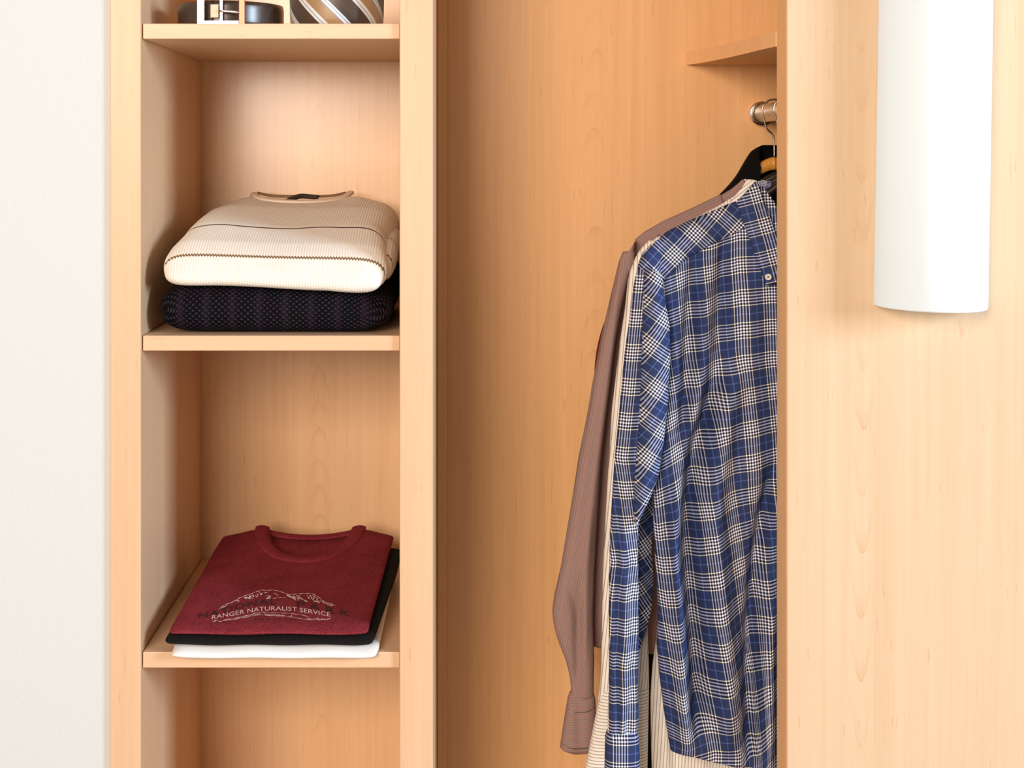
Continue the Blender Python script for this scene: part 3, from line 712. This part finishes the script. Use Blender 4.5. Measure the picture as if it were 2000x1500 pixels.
# the printed front
def on_tee(px, py, lift=.0007):
    z = z3+.05
    for _ in range(12):
        D = (CAMZ-z)*F/(py-CY); X, Y = (px-CX)*D/F, D-CAMD; z = maro.top(X, Y)
    return (X, Y, z+lift)
def text_print(name, txt, base, hpx, mat, spacing=1.0, lean=0):
    cu = bpy.data.curves.new('t', 'FONT'); cu.body = txt; cu.size = 1; cu.space_character = spacing; cu.resolution_u = 3
    ob = bpy.data.objects.new('t', cu); COL.objects.link(ob); bpy.context.view_layer.update()
    me = bpy.data.meshes.new_from_object(ob.evaluated_get(bpy.context.evaluated_depsgraph_get()))
    vs = np.array([v.co[:] for v in me.vertices]); fs = [tuple(p.vertices) for p in me.polygons]
    bpy.data.objects.remove(ob); bpy.data.curves.remove(cu); bpy.data.meshes.remove(me)
    x0, x1 = vs[:, 0].min(), vs[:, 0].max(); capm = .7
    V = []
    for v in vs:
        f = (v[0]-x0)/(x1-x0); bx_, by_ = poly(base, f); V.append(on_tee(bx_+lean*v[1], by_-hpx*v[1]/capm))
    return mesh(name, V, fs, mat, tm, smooth=False)
text_print('print_lettering', 'RANGER NATURALIST SERVICE', [(414, 1211), (430, 1207.5), (450, 1204.5), (481, 1198.5), (505, 1194.5), (527, 1193), (552, 1193), (575, 1194.5), (600, 1198), (622, 1201.5), (645, 1205)], 8.2, M_INKW, 1.02)
text_print('print_lettering', 'NATIONAL', [(388, 1209), (410, 1205), (434, 1200), (453, 1193), (471, 1189), (490, 1185), (514, 1181.5), (540, 1180.5)], 10.5, M_INKD, 1.12)
text_print('print_lettering', 'PARK', [(580, 1186), (600, 1189), (625, 1194), (650, 1199.5), (684, 1205)], 11.5, M_INKD, 1.5)
def lines_print(name, lst, mat):
    V = []; Fc = []
    for P, w in lst:
        P = np.array(P, float); n = max(3, int(len(P)*3)); base = len(V)
        tt = np.linspace(0, 1, n); Q = np.array([poly(P, t) for t in tt]); d = np.gradient(Q, axis=0); d /= np.linalg.norm(d, axis=1)[:, None]
        for i in range(n):
            ww = w*(.55+.45*math.sin(i*2.3+len(V))) if n > 4 else w
            nx, ny = -d[i][1]*ww/2, d[i][0]*ww/2
            V.append(on_tee(Q[i][0]+nx, Q[i][1]+ny)); V.append(on_tee(Q[i][0]-nx, Q[i][1]-ny))
        for i in range(n-1): k = base+2*i; Fc.append((k, k+1, k+3, k+2))
    return mesh(name, V, Fc, mat, tm, smooth=False)
C3 = lambda pts: [(390+.165*x, 1130+.165*y) for x, y in pts]
mtn = [([(220, 370), (300, 315), (380, 285), (450, 250), (470, 235), (540, 205), (600, 190), (660, 165), (740, 140), (790, 150), (870, 138), (960, 160), (1040, 192), (1100, 195), (1200, 182), (1300, 180), (1360, 195), (1420, 235), (1480, 285), (1540, 300), (1605, 322)], 1.6),
       ([(250, 360), (330, 320)], 1.8), ([(360, 300), (420, 265), (460, 275)], 1.8), ([(440, 255), (470, 275)], 2.4), ([(520, 225), (560, 245), (545, 215), (600, 250), (580, 205), (625, 240)], 2.6), ([(600, 215), (640, 200), (635, 225)], 2.4),
       ([(660, 205), (680, 225), (690, 185)], 2.6), ([(705, 165), (730, 205), (740, 170)], 2.6), ([(760, 175), (800, 170)], 2.0), ([(790, 205), (850, 220), (780, 240), (840, 240)], 2.4), ([(880, 175), (930, 205)], 2.0), ([(860, 240), (930, 232), (1020, 225)], 1.2),
       ([(1030, 195), (1080, 235), (1060, 200), (1140, 265), (1100, 215), (1180, 245)], 3.0), ([(1150, 205), (1200, 240), (1280, 285)], 2.8), ([(1190, 200), (1160, 265)], 2.2), ([(1270, 200), (1300, 250), (1310, 195), (1340, 265), (1360, 210)], 2.2), ([(1330, 205), (1400, 240), (1370, 275), (1440, 270)], 2.4),
       ([(1340, 270), (1420, 290)], 2.2), ([(1450, 270), (1475, 305)], 2.2), ([(1490, 290), (1560, 330), (1510, 310), (1580, 325)], 2.6), ([(1240, 265), (1275, 275)], 2.8)]
lines_print('print_mountain', [(C3(p), w) for p, w in mtn], M_INKW)
scr = [([(150, 515), (200, 495), (230, 515), (300, 500), (400, 488)], 1.4), ([(165, 520), (190, 505)], 2.0), ([(280, 495), (420, 475), (560, 440), (700, 405), (760, 402)], 1.1), ([(400, 490), (560, 462), (700, 432), (830, 445), (1000, 450), (1100, 462)], 1.1),
       ([(760, 405), (900, 412), (1050, 415), (1200, 435), (1300, 460)], 1.0), ([(1090, 430), (1080, 465)], 1.4), ([(1100, 462), (1250, 490), (1400, 495), (1540, 480)], 1.2), ([(1250, 475), (1380, 485)], 1.0), ([(1380, 480), (1410, 488), (1400, 470)], 1.8), ([(1440, 475), (1480, 492), (1520, 490), (1555, 470)], 1.4)]
for k in range(13): x = 440+k*22; y = 475-(x-440)*.2; scr.append(([(x, y-9), (x+6, y+5), (x+12, y-8)], 1.1))
for k in range(13): x = 770+k*19; scr.append(([(x, 418+k*1.1), (x+3, 442+k*1.1), (x+12, 425+k*1.1)], 1.1))
lines_print('print_scrollwork', [(C3(p), w) for p, w in scr], M_INKW)
lines_print('print_small_marks', [(C3([(x, 488), (x+24, 484)]), 2.6) for x in (640, 690, 740, 800, 870, 930, 1010, 1070, 1120)], M_INKD)

# --- sweaters on the middle shelf
z2 = SH[1]
sd = empty('folded_dark_sweater', (-.25, .2, z2), 'black and purple chunky knit sweater folded under the cream one', 'sweater')
dkt = lambda S, t: z2+I([0, .12, 1], [.060, .072, .100])(t)+.004*math.sin(S*5.5+.3)*(1-t)-.008*max(0, S-.75)*4*(1-t)
dark = Pillow(.016, .40, I([0, .1, 1], [-.424, -.421, -.405]), I([0, .2, 1], [-.0935, -.092, -.088]), lambda S, t: z2+.0008, dkt, p=10, q=16, rc=.035)
dark.build('folded_body', M_DARKKNIT, sd, 120, 110)
sw = empty('folded_cream_sweater', (-.25, .2, z2+.08), 'cream knit sweater with brown zigzag stripe folded on the dark sweater', 'sweater')
SNX, SNY, SNA, SNB = X_(588, .38), .405, .074, .085
CXl, CXr = I([0, .05, .25, .5, 1], [-.423, -.416, -.405, -.402, -.392]), I([0, .1, .4, .7, 1], [-.094, -.098, -.105, -.096, -.094])
def cz0(S, t):
    return z2+I([0, .04, .12, .3, .6, 1], [.098, .112, .128, .150, .172, .186])(t)+.0035*math.sin(S*8+.6)*min(1, t*3)*(1-t)-.012*(S-.5)*(1-t)*.6-.016*max(0, abs(S-.5)-.3)*5*max(0, t-.45)
def cz(S, t):
    X = CXl(t)+S*(CXr(t)-CXl(t)); Y = .004+t*(.396)
    z = cz0(S, t)+.006*math.exp(-((abs(X-SNX)-.088)/.022)**2)*max(0, (t-.75)/.25)
    r = math.hypot((X-SNX)/SNA, (Y-SNY)/SNB); k = min(1, max(0, (1-r)/.15)); return z-.016*k*k*(3-2*k)
crm = Pillow(.004, .400, CXl, CXr, lambda S, t: dkt(S, t)+.0006+(-.004 if t < .03 else 0), cz, p=11, q=14, rc=.035)
crm.build('folded_body', M_CREAM, sw, 140, 140)
def cband(u, v):
    a = math.pi*(1+u); X, Y = SNX+SNA*(1+.17*v)*math.cos(a), min(.397, SNY+SNB*(1+.2*v)*math.sin(a)); S, t = crm.st(X, Y)
    return X, Y, cz0(S, t)+.006*math.exp(-((abs(X-SNX)-.088)/.022)**2)*max(0, (t-.75)/.25)+.002+.002*math.sin(math.pi*v)
strip_on('neckband', cband, 70, 8, M_CREAMRIB, sw, .004)
def bk(u): X = SNX+SNA*(2*u-1); S, t = crm.st(X, .385); return (X, .388, cz0(S, t)+.0005+.006*(2*u-1)**4)
tube('back_neck_seam', [bk(u) for u in np.linspace(0, 1, 9)], .0022, M_PIPE, sw, n=8, sub=3)
lb = [(X_(550, .35), .335, 1.5075), (X_(560, .35), .35, 1.511), (X_(575, .36), .365, 1.5165), (X_(588, .37), .375, 1.519), (X_(603, .37), .38, 1.518), (X_(620, .37), .384, 1.5165)]
tube('neck_label', lb, .0042, M_LABEL, sw, n=10, sub=4)
slv = Pillow(.055, .33, I([0, 1], [-.150, -.15]), I([0, .3, 1], [-.0935, -.0885, -.088]), lambda S, t: dkt(.98, (t*.275+.04)/.38)+.002, lambda S, t: z2+I([0, .3, 1], [.108, .125, .145])(t), p=5, q=7, rc=.03)
tag(slv.build('folded_sleeve', M_CREAM, sw, 30, 60), 'folded sleeve edge at the right')

# --- top shelf: belt and tie
z1 = SH[0]+.0006
bl_ = empty('coiled_belt', (-.335, .13, z1), 'dark brown leather belt coiled on the top shelf with silver buckle', 'belt')
def coil(name, path, h, th, mat, parent, z, puff=0.0, dense_v=6):
    P = np.array(path); T = np.gradient(P, axis=0); T /= np.linalg.norm(T, axis=1)[:, None]; N = np.stack([T[:, 1], -T[:, 0]], 1)
    d = np.concatenate([[0], np.cumsum(np.hypot(*np.diff(P, axis=0).T))])
    V = []; UV = []; Fc = []; prof = []
    nv = dense_v
    for j in range(nv+1): q = j/nv; prof.append((th/2*(1-abs(2*q-1)**8*.6)+puff*math.sin(math.pi*q), q*h))
    for j in range(nv, -1, -1): q = j/nv; prof.append((-th/2*(1-abs(2*q-1)**8*.6), q*h))
    m = len(prof)
    for i in range(len(P)):
        for o_, zz in prof: V.append((P[i, 0]+N[i, 0]*o_, P[i, 1]+N[i, 1]*o_, z+zz)); UV.append((d[i], zz))
    for i in range(len(P)-1):
        for k in range(m): Fc.append((i*m+k, i*m+(k+1) % m, (i+1)*m+(k+1) % m, (i+1)*m+k))
    Fc.append(list(range(m))); Fc.append([(len(P)-1)*m+k for k in range(m)])
    return mesh(name, V, Fc, mat, parent, UV)
BXc, BYc = X_(452, .13), .122
sp = [(BXc+(.0775-.0028*a/math.pi/2)*math.cos(a-1.75), BYc+(.083-.0028*a/math.pi/2)*math.sin(a-1.75)) for a in np.linspace(0, 2*math.pi*2.6, 240)]
coil('strap', sp, .035, .0034, M_LEATHER, bl_, z1)
fb = BYc-.0865
x0, x1 = X_(387, fb), X_(480, fb)
yb0, yb1 = fb-.0062, fb-.0022
zt_ = z1+.041
def frame_mesh():
    V = []; Fc = []
    def add(a0, a1, c0, c1):
        b = len(V)
        for x in (a0, a1):
            for y in (yb0, yb1):
                for z in (c0, c1): V.append((x, y, z))
        for f in ((0, 1, 3, 2), (4, 6, 7, 5), (0, 4, 5, 1), (2, 3, 7, 6), (0, 2, 6, 4), (1, 5, 7, 3)): Fc.append([b+i for i in f])
    add(x0, x0+.0095, z1+.0001, zt_); add(x0+.0095, x1-.0095, z1+.0001, z1+.0052); add(x0+.0095, x1-.0095, zt_-.0052, zt_)
    return V, Fc
V, Fc = frame_mesh()
bkf = mesh('buckle_frame', V, Fc, M_SILVER, bl_, smooth=False); tag(bkf, 'polished silver buckle frame')
box('buckle_bar', x1-.0095, x1, yb0, yb1, z1+.0001, zt_, M_BRASS, bl_, bev=.0012)
box('roller', X_(430, fb), X_(437, fb), yb0-.0005, yb1, z1+.0053, zt_-.0053, M_SILVER, bl_, bev=.001)
box('keeper', X_(412, fb), X_(428, fb), yb0+.001, fb-.0019, z1+.010, z1+.029, M_KEEPER, bl_, bev=.001)
tube('prong', [(X_(431, fb), yb0-.001, z1+.0195), (X_(450, fb), yb0-.0012, z1+.0185), (X_(468, fb), yb0-.001, z1+.0172)], .0022, M_SILVER, bl_, n=12, sub=4)

ti = empty('rolled_tie', (X_(660, .1), .1, z1), 'brown and tan striped silk necktie rolled up on the top shelf', 'necktie')
TXc, TYc = X_(660.5, .095), .097
tp = [(TXc+(.0695-.0085*a/math.pi/2)*math.cos(a+1.6), TYc+(.062-.0075*a/math.pi/2)*math.sin(a+1.6)) for a in np.linspace(0, 2*math.pi*3.4, 420)]
coil('silk_roll', tp, .082, .005, M_TIE, ti, z1, puff=.0012, dense_v=8)
